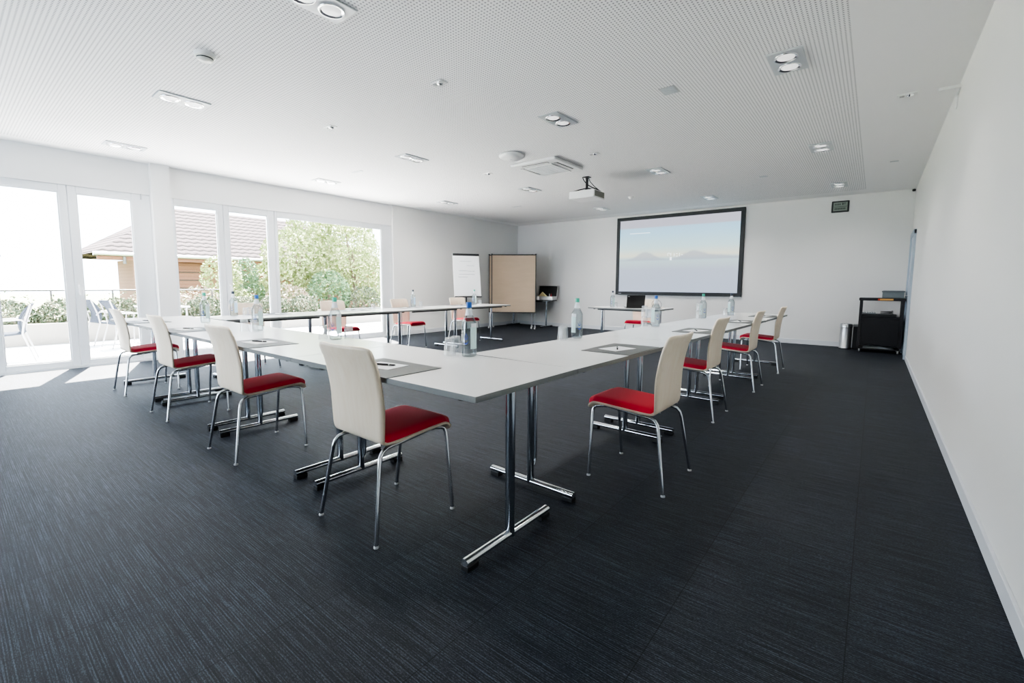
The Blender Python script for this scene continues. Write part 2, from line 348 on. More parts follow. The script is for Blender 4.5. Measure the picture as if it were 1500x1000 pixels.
# ------------------------------------------------------------------ chair
def shell_z(u):       # profile from front lip (u=0) over the seat and up the back (u=1); returns (y,z)
    pts=[(.278,.430),(.273,.448),(.260,.464),(.235,.472),(.16,.470),(.08,.465),(0,.460),(-.08,.455),(-.130,.455),(-.158,.464),(-.171,.486),(-.178,.54),(-.184,.62),(-.192,.70),(-.206,.78),(-.226,.86),(-.252,.935)]
    x=u*(len(pts)-1); i=min(int(x),len(pts)-2); f=x-i
    def P(k): k=max(0,min(len(pts)-1,k)); return pts[k]
    r=[]
    for c in (0,1):
        p0,p1,p2,p3=P(i-1)[c],P(i)[c],P(i+1)[c],P(i+2)[c]
        r.append(.5*((2*p1)+(-p0+p2)*f+(2*p0-5*p1+4*p2-p3)*f*f+(-p0+3*p1-3*p2+p3)*f**3))
    return r
def make_chair(label,group):
    t=thing('meeting_chair',label,'chair',(0,0,0),0,group)
    def hw(u):
        w=.205
        if u>.55: w=.205+.018*min(1,(u-.55)/.2)
        if u>.965: w-= .016*((u-.965)/.035)**2.5
        if u<.08: w-= .02*((.08-u)/.08)**2
        if .42<u<.62: w-= .010*math.sin((u-.42)/.2*PI)
        return w
    def fn(u,v):
        y,z=shell_z(u); s=2*v-1; x=s*hw(u)
        k=max(0,(u-.55)/.45)
        if u>.55: y-= -.03*s*s*min(1,k*2)+ .012*min(1,k*2)
        if u>.95: z-= .010*abs(s)**8+.004*(1-s*s)
        return (x,y,z)
    o=obj('seat_shell',MB().grid(fn,64,14),WOOD,t,solid=.012,bevel=0)
    def cf(top):
        def f(a,b):
            u=.012+a*.50; y,z=shell_z(u); s=2*b-1
            x=s*.197
            e=(1-abs(s)**8)*(1-abs(2*a-1)**10)
            z0=z+.008
            n=.032*max(0,e)**.45 if top else 0
            if u<.1: y+= (n*.5 if top else 0)
            return (x,y,z0+n)
        return f
    obj('seat_cushion',MB().grid(cf(True),36,20,flip=False).grid(cf(False),36,20,flip=True),RED,t)
    for sx in (-1,1):
        obj('side_rail',MB().tube([(sx*.178,.225,.448),(sx*.178,.16,.462),(sx*.178,.05,.448),(sx*.178,-.06,.436),(sx*.178,-.10,.434)],.0105,10),CHROME,t)
        for sy in (-1,1):
            if sy>0: p=[(sx*.178,.225,.448),(sx*.180,.245,.440),(sx*.186,.252,.42),(sx*.195,.252,.37),(sx*.243,.243,.012)]
            else: p=[(sx*.178,-.10,.434),(sx*.182,-.13,.432),(sx*.190,-.160,.422),(sx*.196,-.178,.40),(sx*.202,-.186,.37),(sx*.243,-.243,.012)]
            l=obj('leg',MB().tube(p,.0105,10),CHROME,t)
            obj('foot_glide',MB().lathe([(.012,0),(.0135,.003),(.0125,.007),(.0105,.012)],14,c=(sx*.243,sy*.243,0)),GLIDE,l)
    obj('cross_rail',MB().tube([(-.178,.17,.452),(.178,.17,.452)],.009,8).tube([(-.178,-.07,.434),(.178,-.07,.434)],.009,8),CHROME,t)
    return t
GLIDE=mat('glide_grey',(.5,.5,.5),.4)
# rotz: 0 faces +Y, pi/2 faces -X, -pi/2 faces +X, pi faces -Y
ch0=None
def chair(x,y,rz,l,g):
    global ch0
    if ch0 is None: ch0=make_chair(l,g); ch0.location=(x,y,0); ch0.rotation_euler=(0,0,rz); return ch0
    return dup(ch0,(x,y,0),rz,l,g)
GA='chairs with pale plywood shells and red seats along the front tables'
GB='chairs with pale plywood shells and red seats along the right tables'
GC='chairs behind the window-side tables'
chair(-1.98,1.425,0.0,'nearest pale plywood chair with red seat, large in front of the front tables',GA)
chair(-3.545,1.415,.0,'pale chair with red seat, second from the near corner along the front tables',GA)
chair(-5.062,1.43,.0,'pale chair with red seat, third along the front tables, second from the glass doors',GA)
chair(-6.505,1.43,.0,'pale chair with red seat closest to the glass doors, last along the front tables',GA)
chair(-1.13,2.772,PI/2,'beige chair with red seat, nearest on the right side of the tables',GB)
chair(-1.305,4.475,PI/2,'beige chair second from the near corner on the right side of the tables',GB)
chair(-1.265,6.015,PI/2,'beige chair third on the right side, second nearest the back wall',GB)
chair(-1.235,7.49,PI/2,'beige chair farthest down the right side, nearest the back wall',GB)
chair(-6.98,2.80,-PI/2,'brown-backed chair at the window tables, partly hidden behind bottles, nearest the glass doors',GC)
chair(-7.02,4.18,-PI/2,'brown-backed chair before the wide window, behind a green-capped bottle',GC)
chair(-7.02,5.60,-PI/2+.12,'brown-backed red-seat chair beside the end of the glazing',GC)
chair(-6.98,7.10,-PI/2-.05,'red-seat chair below the flip chart at the far end of the window tables',GC)
chair(-3.80,9.02,PI,'red-seat chair tucked behind the presenter table below the screen','presenter chair')
# ------------------------------------------------------------------ tables
def make_table(L,D,label,group,leg_off=0.0,topm=LAM,edgem=EDGE,inset=.12,foot=.62,col=CHROMED):
    """long axis X, centred; origin on floor"""
    t=thing('folding_table',label,'table',(0,0,0),0,group)
    h=L/2; w=D/2; TZ=.79
    tp=MB().box(-h,h,-w,w,TZ-.026,TZ); tp.m=[1,0,1,1,1,1]
    obj('tabletop',tp,[topm,edgem],t,bevel=.0015)
    obj('underframe',MB().box(-h+.15,h-.15,-w+.12,-w+.15,TZ-.056,TZ-.026).box(-h+.15,h-.15,w-.15,w-.12,TZ-.056,TZ-.026),BLACK,t)
    for sx in (-1,1):
        x=sx*(h-inset)
        c=MB().tube([(x,leg_off,.03),(x,leg_off,TZ-.045)],.026,16,sy=.72)
        if sx<0: c.tube([(x-sx*.05,leg_off,TZ-.05),(x-sx*.05,leg_off,.17),(x-sx*.04,leg_off,.135),(x-sx*.022,leg_off,.12)],.008,8)
        l=obj('leg',c,col,t)
        obj('mount_plate',MB().box(x-.06,x+.03,leg_off-.16,leg_off+.16,TZ-.046,TZ-.026),CHROME,l,bevel=.004)
        f=MB().tube([(x,leg_off-foot/2,.040),(x,leg_off+foot/2,.040)],.0225,14,sy=.72)
        fo=obj('foot_bar',f,CHROME,t)
        for sy in (-1,1): obj('rubber_pad',MB().box(x-.022,x+.022,leg_off+sy*(foot/2-.035)-.035,leg_off+sy*(foot/2-.035)+.035,0,.026),BLACK,fo,bevel=.003)
        for sy in (-1,1): obj('plug',MB().lathe([(.02,TZ-.04),(.024,TZ-.026)],12,c=(x,sy*(w-.05),0)),BLACK,t)
    return t
def run(n,L,D,start,ang,labels,group,axis,leg_off):
    """start = first corner (outer), table centre line runs along axis"""
    p=None
    for i in range(n):
        c=start+axis*(L*(i+.5))
        if p is None:
            p=make_table(L-.004,D,labels[i],group,leg_off); p.location=(c.x,c.y,0); p.rotation_euler=(0,0,ang)
        else: dup(p,(c.x,c.y,0),ang,labels[i])
# front run (along -X); outer edge Y=1.24
run(4,1.475,.77,Vector((-1.175,1.258+.385)),0,['white folding table at the near corner, its pale top filling the foreground','second white folding table of the front row, counted from the near corner','third white folding table of the front row, counted from the near corner','last white folding table of the front row, nearest the glass doors'],'folding tables of the front row',Vector((-1,0)),-.02)
aR=math.radians(-1.4)
axR=Vector((math.sin(-aR),math.cos(aR)))
run(4,1.515,.79,Vector((-1.175-.395,2.036)),PI/2+aR,['first white folding table of the right row, holding the grey mat nearest the camera','second white folding table of the right row from the camera','third white folding table of the right row from the camera','last white folding table of the right row, near the back wall'],'folding tables of the right row',axR,0.0)
axF=Vector((-math.sin(math.radians(2.2)),math.cos(math.radians(2.2))))
run(4,1.40,.78,Vector((-5.93-.39,2.07)),PI/2+math.radians(2.2),['window-side folding table joining the front row','second window-side folding table, in front of the window mullions','third window-side folding table, in front of the wide window','last window-side folding table, ending before the pinboard'],'folding tables of the window row',axF,0.05)
p=make_table(1.44,.74,'presenter folding table with laptop below the screen','presenter table',0); p.location=(-3.72,8.37,0)
p=make_table(1.45,.70,'dark-topped table behind the pinboard holding an open case','side table',-.02,topm=DARKTOP,edgem=DARKTOP); p.location=(-8.02,10.93,0)
TZ=.79
# ------------------------------------------------------------------ bottles and glasses
def make_bottle(cap,labm,label,side):
    """local +X faces the room's near corner; side=+1 puts the paper label to the right of it, -1 to the left"""
    t=thing('water_bottle',label,'bottle',(0,0,0),0,'glass water bottles on the tables')
    prof=[(.040,0),(.0455,.006),(.046,.02),(.046,.192),(.044,.203),(.037,.218),(.027,.236),(.021,.250),(.0165,.278),(.0145,.298),(.0155,.300),(.0155,.305)]
    obj('bottle_glass',MB().lathe(prof,32,capt=False),BOTTLE,t)
    obj('water',MB().lathe([(.039,.010),(.0415,.02),(.0415,.190),(.040,.200),(.033,.216),(.025,.232)],26),WATER,t)
    obj('bottle_cap',MB().lathe([(.0172,.292),(.0172,.319),(.015,.325)],20),cap,t)
    obj('neck_label',MB().lathe([(.0235,.246),(.0185,.270),(.0172,.286)],20,capb=False,capt=False),mat_neck,t)
    R_=.0466
    def patch(a0,a1,z0,z1):
        return MB().grid(lambda u,v:(R_*math.cos(a0+(a1-a0)*u),R_*math.sin(a0+(a1-a0)*u),z0+(z1-z0)*v),12,1)
    c=side*.72
    obj('paper_label',patch(c-.55,c+.50,.048,.178),labm,t)
    obj('label_band',patch(c-.45,c+.55,.176,.200),mat_neck,t)
    e=MB(); b=-side*.45
    def stroke(pts,w):
        n=len(pts); vs=[]
        for i,(a,z) in enumerate(pts):
            k=math.sin(PI*(i+.35)/(n-.3)); ww=w*max(.25,k)
            for q in (-1,1): vs.append(((R_+.0008)*math.cos(a),(R_+.0008)*math.sin(a),z+q*ww))
        e.add(vs,[(2*i,2*i+2,2*i+3,2*i+1) for i in range(n-1)],0,False)
    stroke([(b-.45+.09*i,.098-.020*math.sin(PI*i/10)) for i in range(11)],.0042)
    stroke([(b-.42+.085*i,.118+.012*math.cos(.6*i)) for i in range(10)],.0032)
    stroke([(b-.20+.07*i,.100+.0105*i) for i in range(5)],.0045); stroke([(b+.08+.055*i,.142-.0105*i) for i in range(5)],.0045)
    obj('blue_emblem',e,BLUE,t)
    return t
mat_neck=mat('neck_label_pale',(.72,.76,.80),.5)
CAM=(0,0)
caps={'b':CAPB,'g':CAPG,'k':CAPK}
BT=[(-1.900,1.975,'b','g','water bottle with a bright blue cap beside the near corner glasses'),
(-1.885,3.22,'g','g','water bottle with a mint green cap on the first right-hand table'),
(-3.258,1.90,'g','g','green-capped bottle standing behind the nearest chair on the front row'),
(-4.393,1.80,'b','g','dark blue capped bottle on the third front table'),
(-5.70,1.80,'g','g','green-capped bottle near the glass doors end of the front row'),
(-6.537,2.393,'k','b','dark-capped bottle with pale blue label on the first window-side table'),
(-6.85,5.60,'k','b','dark-capped bottle with blue label in front of the plain wall left of the flip chart'),
(-6.60,7.02,'g','g','slim looking bottle with green label under the flip chart'),
(-1.80,4.70,'b','g','light blue capped bottle in front of the presenter table'),
(-1.777,6.311,'g','g','mint-capped bottle below the lower right part of the screen'),
(-1.64,7.23,'k','g','dark-capped bottle at the right end of the screen, farthest on the right row'),
(-3.96,8.10,'k','g','bottle left of the laptop on the presenter table')]
protos={}
for x,y,c,l,lab in BT:
    a=math.atan2(-y,-x); side=-1 if x>-2.0 and y>2.5 else 1
    if (c,l,side) not in protos:
        t=make_bottle(caps[c],LABELG if l=='g' else LABELB,lab,side); protos[(c,l,side)]=t; t.location=(x,y,TZ); t.rotation_euler=(0,0,a)
    else: dup(protos[(c,l,side)],(x,y,TZ),a,lab)
def make_glass(label,loc):
    t=thing('drinking_glass',label,'glass',loc,0,'upside-down drinking glasses beside the bottles')
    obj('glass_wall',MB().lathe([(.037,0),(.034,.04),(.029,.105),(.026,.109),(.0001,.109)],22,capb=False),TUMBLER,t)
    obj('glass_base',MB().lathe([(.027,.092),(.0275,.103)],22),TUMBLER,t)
    return t
GL=[(-2.005,1.915,'upturned glass beside the blue-capped bottle at the near corner, left one'),(-2.035,1.995,'upturned glass beside the blue-capped bottle at the near corner, rear one'),
(-1.935,3.10,'upturned glass left of the mint-capped bottle on the first right table, outer one'),(-1.90,3.14+.05,None),
(-3.33,1.84,'upturned glass left of the green-capped bottle behind the nearest chair'),(-3.22,2.0-.01,'upturned glass behind the green-capped bottle of the second front table'),
(-4.40,1.69,'upturned glass left of the dark blue capped bottle'),(-4.30,1.73,'upturned glass right of the dark blue capped bottle'),
(-6.50,2.52,'upturned glass right of the first window-side bottle'),(-6.58,2.60,'rear upturned glass beside the first window-side bottle'),
(-6.42,4.42,'upturned glass seen right of the green cap before the wide window'),
(-6.80,5.74,'upturned glass right of the bottle left of the flip chart'),(-6.55,7.14,'upturned glass right of the bottle under the flip chart'),
(-1.89,4.62,'lower glass of the stack left of the light blue capped bottle'),(-1.80,6.21,'lower glass of the stack left of the mint-capped bottle below the screen'),
(-1.70,7.16,'upturned glass left of the farthest bottle of the right row'),(-3.87,8.06,'upturned glass between bottle and laptop on the presenter table')]
g0=None
for x,y,l in GL:
    if l is None: x,y,l=-1.90,3.0+.02,'upturned glass left of the mint-capped bottle on the first right table, inner one'
    if g0 is None: g0=make_glass(l,(x,y,TZ))
    else: dup(g0,(x,y,TZ),0,l)
for x,y,l in [(-1.89,4.62,'upper glass stacked left of the light blue capped bottle'),(-1.80,6.21,'upper glass stacked left of the mint-capped bottle below the screen')]:
    dup(g0,(x,y,TZ+.1095),0,l)
# ------------------------------------------------------------------ desk mats, paper, pens
ML=[(-1.965,1.415,0,'grey desk mat in front of the nearest chair'),(-3.46,1.42,0,'grey desk mat before the second front chair'),(-4.93,1.41,0,'grey desk mat before the third front chair'),(-6.30,1.42,0,'grey desk mat before the chair nearest the glass doors'),
(-1.325,2.86,PI/2,'grey desk mat before the nearest right-hand chair'),(-1.30,4.50,PI/2,'grey desk mat before the second right-hand chair'),(-1.245,6.03,PI/2,'grey desk mat before the third right-hand chair'),(-1.215,7.36,PI/2,'grey desk mat before the farthest right-hand chair'),
(-6.60,2.86,-PI/2,'grey desk mat before the first window-side chair'),(-6.63,4.15,-PI/2,'grey desk mat before the second window-side chair'),(-6.66,5.30,-PI/2,'grey desk mat before the third window-side chair'),(-6.70,6.70,-PI/2,'grey desk mat before the last window-side chair')]
def desc(l): return l.split('before ')[-1].split('in front of ')[-1]
m0=None
for x,y,rz,l in ML:
    where=desc(l)
    if m0 is None:
        m0=tag(obj('desk_mat',MB().box(-.245,.245,-.17,.17,0,.003),MAT_,loc=(x,y,TZ+.0004),rotz=rz,bevel=.001),l,'desk mat','grey desk mats')
        pp=tag(obj('note_paper',MB().box(-.105,.105,-.074,.074,0,.0015),PAPER),'white note paper on the mat of '+where,'paper','note papers on the mats')
        pn=thing('ballpoint_pen','black pen lying on the paper of '+where,'pen',(0,0,0),0,'pens on the note papers')
        obj('pen_barrel',MB().tube([(-.062,0,.0055),(.03,0,.0055)],.0055,10),PENB,pn)
        obj('pen_grip',MB().tube([(.03,0,.0055),(.036,0,.0055)],.0057,10),CHROME,pn)
        obj('pen_tip',MB().tube([(.036,0,.0055),(.060,0,.0055),(.070,0,.0055)],[.0055,.0048,.0015],10),PENB,pn)
        o1,o2=pp,pn
    else:
        m=m0.copy(); C.objects.link(m); m.location=(x,y,TZ+.0004); m.rotation_euler=(0,0,rz); m['label']=l
        o1=pp.copy(); C.objects.link(o1); o1['label']='white note paper on the mat of '+where
        o2=dup(pn,(0,0,0),0,'black pen lying on the paper of '+where)
    off=Vector((-.03,.015,0)); off.rotate(Matrix.Rotation(rz,3,'Z'))
    a=rz+(.12 if abs(rz)<.1 else -.25)
    o1.location=(x+off.x,y+off.y,TZ+.0036); o1.rotation_euler=(0,0,a)
    o2.location=(x+off.x,y+off.y,TZ+.0053); o2.rotation_euler=(0,0,a+(.25 if abs(rz)<.1 else .7))
# ------------------------------------------------------------------ presenter table things
t=thing('laptop','open black laptop seen from behind on the presenter table','laptop',(-3.62,8.33,TZ),math.radians(215))
obj('keyboard_base',MB().box(-.17,.17,-.12,.12,0,.018),BLACK,t,bevel=.003)
M=Matrix.Translation((0,.12,.018))@Matrix.Rotation(math.radians(-12),4,'X')
lid=obj('screen_lid',MB().box(-.17,.17,0,.009,0,.235,M=M),BLACKG,t,bevel=.003)
obj('lid_mark',MB().box(.12,.155,.0091,.0096,.205,.215,M=M),mat('lid_mark_grey',(.5,.5,.5),.4),lid)
obj('screen_panel',MB().box(-.158,.158,-.001,-.0004,.012,.225,M=M),mat('laptop_panel',(.3,.4,.5),.3),lid)
tag(obj('paper_stack',MB().box(-.15,.15,-.105,.105,0,.012).box(-.14,.15,-.10,.10,.012,.016),mat('paper_cream',(.74,.70,.64),.7),loc=(-3.30,8.62,TZ),rotz=.5),'pale stack of papers right of the laptop','paper')
tag(obj('hanging_sheet',MB().grid(lambda u,v:(-.07+.14*u,-.02-.02*math.sin(v*2.2)-.05*(v<.25)*(.25-v)*4, .006-.16*max(0,v-.25)*1.3),6,12),PAPER,loc=(-3.17,7.985,TZ),solid=.002),'white sheet draped over the front edge of the presenter table','paper')
loop=[(.13*math.cos(a)*1.0,.03*math.sin(a*.5),.085+.078*math.sin(a)) for a in [i*2*PI/28+PI*1.45 for i in range(29)]]
tag(obj('connection_cable',MB().tube([(-.35,.05,.005),(-.2,.03,.006)]+[(x,y,z) for x,y,z in loop]+[(.12,.02,.005)],.004,8),mat('cable_grey',(.12,.12,.13),.5),loc=(-3.20,8.42,TZ),rotz=-.6),'thin looped grey cable standing up on the presenter table','cable')
# ------------------------------------------------------------------ projection screen
SX0,SX1,SZ0,SZ1=-5.46,-2.375,.975,2.975
t=thing('projection_screen','large wall screen in a black frame showing a pale blue mountain landscape','screen',((SX0+SX1)/2,YB-.001,SZ0))
W=(SX1-SX0)/2; Hh=SZ1-SZ0; fw=.085
fr=MB().box(-W,W,-.06,0,0,fw).box(-W,W,-.06,0,Hh-fw,Hh).box(-W,-W+fw,-.06,0,fw,Hh-fw).box(W-fw,W,-.06,0,fw,Hh-fw)
o=obj('screen_frame',fr,mat('screen_frame_black',(.022,.024,.026),.55),t,bevel=.006)
obj('frame_badge',MB().box(-W+.09,-W+.17,-.0615,-.0602,.03,.042),PLATE,o)
SC=mat('projected_image',(.05,.05,.05),.9,spec=.1)
co=objco(SC); sp=nd(SC,'ShaderNodeSeparateXYZ'); lk(SC,co,sp.inputs[0])
X_=sp.outputs[0]; Z_=math_(SC,'DIVIDE',sp.outputs[2],Hh)
sky=ramp(SC,Z_,[(.0,(.30,.35,.45)),(.32,(.31,.36,.45)),(.40,(.36,.45,.48)),(.455,(.36,.50,.53)),(.50,(.62,.62,.50)),(.60,(.42,.60,.62)),(.78,(.32,.54,.68)),(.845,(.31,.51,.66)),(.86,(.36,.36,.43)),(1,(.35,.35,.41))])
# warmth to the right, mountains by height profile
def gauss(cx,w,h):
    d_=math_(SC,'DIVIDE',math_(SC,'SUBTRACT',X_,cx),w)
    return math_(SC,'MULTIPLY',math_(SC,'POWER',2.718,math_(SC,'MULTIPLY',math_(SC,'MULTIPLY',d_,d_),-1)),h)
prof=math_(SC,'ADD',math_(SC,'ADD',gauss(-.75,.30,.10),gauss(.42,.30,.075)),math_(SC,'ADD',gauss(.9,.6,.04),math_(SC,'MULTIPLY',noise(SC,mapping(SC,co,sc=(4,1,0)),2,4),.03)))
top=math_(SC,'ADD',prof,.445)
inm=math_(SC,'MULTIPLY',math_(SC,'MULTIPLY',math_(SC,'SUBTRACT',top,Z_),40),1)
inm=nd(SC,'ShaderNodeClamp'); lk(SC,math_(SC,'MULTIPLY',math_(SC,'SUBTRACT',top,Z_),40),inm.inputs[0])
lowc=nd(SC,'ShaderNodeClamp'); lk(SC,math_(SC,'MULTIPLY',math_(SC,'SUBTRACT',Z_,.43),60),lowc.inputs[0])
mk=math_(SC,'MULTIPLY',inm.outputs[0],lowc.outputs[0])
mk=math_(SC,'MULTIPLY',mk,.75)
mxx=nd(SC,'ShaderNodeMix',data_type='RGBA'); lk(SC,mk,mxx.inputs[0]); lk(SC,sky,mxx.inputs[6]); mxx.inputs[7].default_value=(.29,.32,.38,1)
lk(SC,mxx.outputs[2],bsdf(SC).inputs['Emission Color']); bsdf(SC).inputs['Emission Strength'].default_value=.62
bsdf(SC).inputs['Base Color'].default_value=(.12,.12,.12,1)
cv=obj('screen_canvas',MB().box(-W+fw,W-fw,-.03,-.01,fw,Hh-fw),SC,t)
GLOW=mat('projected_white',(.3,.3,.3),.9,emit=(.85,.93,1),es=.62)
mk_=MB().box(-W+.36,-W+.90,-.0312,-.0306,1.57,1.585)
for x,z,w_,h_ in [(-.18,.95,.012,.07),(-.165,1.01,.04,.012),(-.10,.95,.012,.07),(-.135,.99,.05,.010),(-.12,.84,.05,.08),(-.02,.93,.012,.08),(.03,.93,.05,.012),(.03,.99,.04,.012),(.11,.93,.012,.08),(.16,.96,.04,.012)]:
    mk_.box(x,x+w_,-.0312,-.0306,z+.03,z+.03+h_)
obj('projected_marks',mk_,GLOW,cv)
# wall clock
t=thing('digital_wall_clock','black-framed digital clock high on the back wall','clock',(-.65,YB-.001,2.70))
obj('clock_case',MB().box(-.145,.145,-.03,0,0,.225),BLACK,t,bevel=.012)
lc=obj('clock_display',MB().box(-.115,.115,-.033,-.030,.028,.197),mat('lcd_grey',(.22,.25,.22),.4),t)
dk=MB()
random.seed(3)
for i in range(4): dk.box(-.09+i*.025,-.09+i*.025+.014,-.0345,-.0332,.14,.17)
dk.box(.03,.045,-.0345,-.0332,.14,.185).box(.03,.09,-.0345,-.0332,.155,.163).box(.05,.09,-.0345,-.0332,.175,.183)
dk.box(-.10,.105,-.0345,-.0332,.105,.112)
for i in range(7): dk.box(-.09+i*.026,-.09+i*.026+.016,-.0345,-.0332,.055,.085)
obj('display_digits',dk,mat('lcd_dark',(.03,.04,.03),.5),lc)
# ------------------------------------------------------------------ flip chart
fa=math.atan2(8.2,-8.0)
t=thing('flip_chart','white flip chart with handwritten notes leaning on its easel before the corner','flip chart',(-7.98,8.22,0),math.radians(58))
M=Matrix.Translation((0,-.12,.93))@Matrix.Rotation(math.radians(-12),4,'X')
obj('board',MB().box(-.34,.34,.004,.022,-.01,1.07,M=M),WHITE,t,bevel=.003)
pd=obj('paper_pad',MB().box(-.33,.33,-.008,.003,.02,1.02,M=M),PAPER,t)
wr=MB(); random.seed(5)
def scribble(x0,x1,z,amp,w=.004):
    n=int((x1-x0)/.012); pts=[(x0+(x1-x0)*i/n, z+amp*math.sin(i*2.1)*random.uniform(.3,1)) for i in range(n+1)]
    for (a,b),(c,d_) in zip(pts,pts[1:]):
        wr.add([M@Vector(q) for q in ((a,-.0088,b-w),(c,-.0088,d_-w),(c,-.0088,d_+w),(a,-.0088,b+w))],[(0,1,2,3)])
scribble(-.16,.14,.88,.006,.0025); scribble(.0,.20,.77,.008,.003); scribble(-.20,.0,.64,.016); scribble(.02,.12,.63,.012); scribble(.14,.20,.63,.008); scribble(-.20,.20,.55,.010,.004); scribble(-.22,.02,.48,.012,.004)
obj('handwriting',wr,INK,pd)
obj('clamp_bar',MB().box(-.335,.335,-.022,.004,1.02,1.075,M=M),BLACK,t,bevel=.006)
obj('pen_tray',MB().box(-.34,.34,-.06,.01,-.03,-.01,M=M),BLACK,t,bevel=.003)
obj('easel_column',MB().tube([(0,.06,.05),(0,.06,1.25)],.018,12).box(-.04,.04,-.10,.07,.96,1.0),BLACK,t)
ft=MB()
for k in range(5):
    a=k*2*PI/5+.3; ft.tube([(0,.06,.09),(.32*math.cos(a),.06+.32*math.sin(a),.055)],[.02,.013],10)
fb=obj('star_base',ft,BLACK,t)
for k in range(5):
    a=k*2*PI/5+.3; obj('caster',MB().lathe([(.022,0),(.026,.02),(.022,.045),(.01,.05)],12,c=(.31*math.cos(a),.06+.31*math.sin(a),0)),BLACK,fb)
# ------------------------------------------------------------------ pinboards
KRAFT=mat('brown_packing_paper',(.44,.315,.205),.8)
co=objco(KRAFT); lk(KRAFT,ramp(KRAFT,noise(KRAFT,mapping(KRAFT,co,sc=(1,1,5)),2,2),[(.3,(.50,.385,.28)),(.7,(.53,.41,.30))]),bsdf(KRAFT).inputs['Base Color'])
DG=mat('anthracite_aluminium',(.06,.06,.06),.4,.5)
def pinboard(loc,rz,label):
    t=thing('mobile_pinboard',label,'pinboard',loc,rz,'brown paper pinboards')
    obj('board_panel',MB().box(-.60,.60,-.012,.012,.46,2.03),KRAFT,t)
    obj('board_frame',MB().box(-.625,-.60,-.018,.018,.43,2.06).box(.60,.625,-.018,.018,.43,2.06).box(-.60,.60,-.018,.018,2.03,2.06).box(-.60,.60,-.018,.018,.43,.46),DG,t,bevel=.004)
    for sx in (-1,1):
        l=obj('leg_post',MB().box(sx*.60-.012,sx*.60+.012,-.05,-.02,.06,.44) if False else MB().box(sx*.60-.014,sx*.60+.014,-.015,.015,.06,.43),STEEL,t)
        obj('foot_beam',MB().box(sx*.60-.016,sx*.60+.016,-.25,.25,.045,.07),STEEL,t,bevel=.004)
        for sy in (-1,1): obj('caster',MB().lathe([(.018,0),(.024,.015),(.022,.035),(.008,.044)],12,c=(sx*.60,sy*.23,0)),WHITE,l)
        obj('corner_cap',MB().box(sx*.612-.02,sx*.612+.02,-.022,.022,2.05,2.075),BLACK,t,bevel=.004)
    return t
pa=math.radians(34)
pinboard((-7.93,10.04,0),pa,'tall pinboard covered in brown paper, in front of a second one')
pinboard((-7.93-.62*math.sin(pa)+.17,10.04+.62*math.cos(pa)-.42,0) if False else (-8.10,10.12,0),pa,'rear pinboard of the pair, only its left edge showing behind the front one')
# ------------------------------------------------------------------ open moderation case on side table
t=thing('moderation_case','open black case with coloured cards and markers on the side table','case',(-7.50,10.98,TZ),math.radians(12))
obj('case_tray',MB().box(-.29,.29,-.19,-.18,0,.10).box(-.29,.29,.17,.18,0,.10).box(-.29,-.28,-.18,.17,0,.10).box(.28,.29,-.18,.17,0,.10).box(-.28,.28,-.18,.17,0,.01),mat('case_aluminium',(.60,.60,.58),.35,.6),t)
M=Matrix.Translation((0,.18,.10))@Matrix.Rotation(math.radians(-16),4,'X')
ld_=obj('case_lid',MB().box(-.29,.29,0,.012,0,.31,M=M),BLACKG,t,bevel=.004)
obj('lid_rim',MB().box(-.30,-.288,-.03,.013,0,.31,M=M).box(.288,.30,-.03,.013,0,.31,M=M).box(-.30,.30,-.03,.013,.305,.315,M=M),mat('case_rim',(.55,.55,.55),.35,.8),ld_)
tag(obj('card_pile',MB().add([(-.16,-.03,0),(.09,-.03,0),(.09,.06,0),(-.16,.06,0),(-.04,0,.13)],[(0,3,2,1),(0,1,4),(1,2,4),(2,3,4),(3,0,4)]),mat('card_yellow',(.70,.60,.33),.7),loc=(-7.52,10.92,TZ+.105)),'fanned yellow cards sticking out of the open case','cards')
for i,(dx,c,l) in enumerate([(.13,(.7,.7,.7),'white marker standing in the open case'),(.19,(.5,.02,.04),'red marker standing in the open case')]):
    tag(obj('marker_pen',MB().tube([(0,0,0),(0,0,.14),(0,0,.17)],[.012,.012,.007],10),mat('marker_%d'%i,c,.4),loc=(-7.5+dx,11.0,TZ+.012)),l,'marker')
t=thing('tape_dispenser','small round dark tape dispenser left of the open case','dispenser',(-7.83,10.72,TZ))
obj('dispenser_body',MB().lathe([(.05,0),(.055,.02),(.045,.06),(.03,.07)],16),BLACK,t); obj('tape_roll',MB().lathe([(.03,.07),(.03,.085),(.012,.085)],16),WHITE,t)
tag(obj('storage_box',MB().box(-.08,.08,-.06,.06,0,.09).box(-.085,.085,-.065,.065,.09,.10),WHITEMAT,loc=(-7.62,10.68,TZ),bevel=.003),'small white box in front of the open case','box')
# ------------------------------------------------------------------ cart, crate, bins
t=thing('media_cart','black rolling media cart in the back right corner','cart',(.115,10.95,0))
CB=mat('cart_black',(.008,.007,.009),.5)
obj('cart_cabinet',MB().box(-.30,.30,-.20,.20,.13,.64),CB,t,bevel=.006)
obj('cabinet_door',MB().box(-.27,.27,-.212,-.201,.16,.61),CB,t,bevel=.004)
for sx in (-1,1):
    for sy in (-1,1): obj('cart_post',MB().box(sx*.30-.022,sx*.30+.022,sy*.19-.02,sy*.19+.02,.10,1.0),CB,t,bevel=.004)
tp=obj('cart_top',MB().box(-.335,.335,-.225,.225,.965,1.015),CB,t,bevel=.006)
obj('warning_sticker',MB().box(-.03,.16,-.2265,-.2255,.975,1.005),mat('sticker_orange',(.75,.38,.10),.5),tp)
obj('sticker_end',MB().box(-.06,-.03,-.2268,-.2255,.975,1.005),mat('sticker_red',(.55,.05,.02),.5),tp)
obj('cart_shelf',MB().box(-.30,.30,-.2,.2,.64,.66),CB,t)
obj('bottom_shelf',MB().box(-.30,.30,-.2,.2,.06,.075),CB,t)
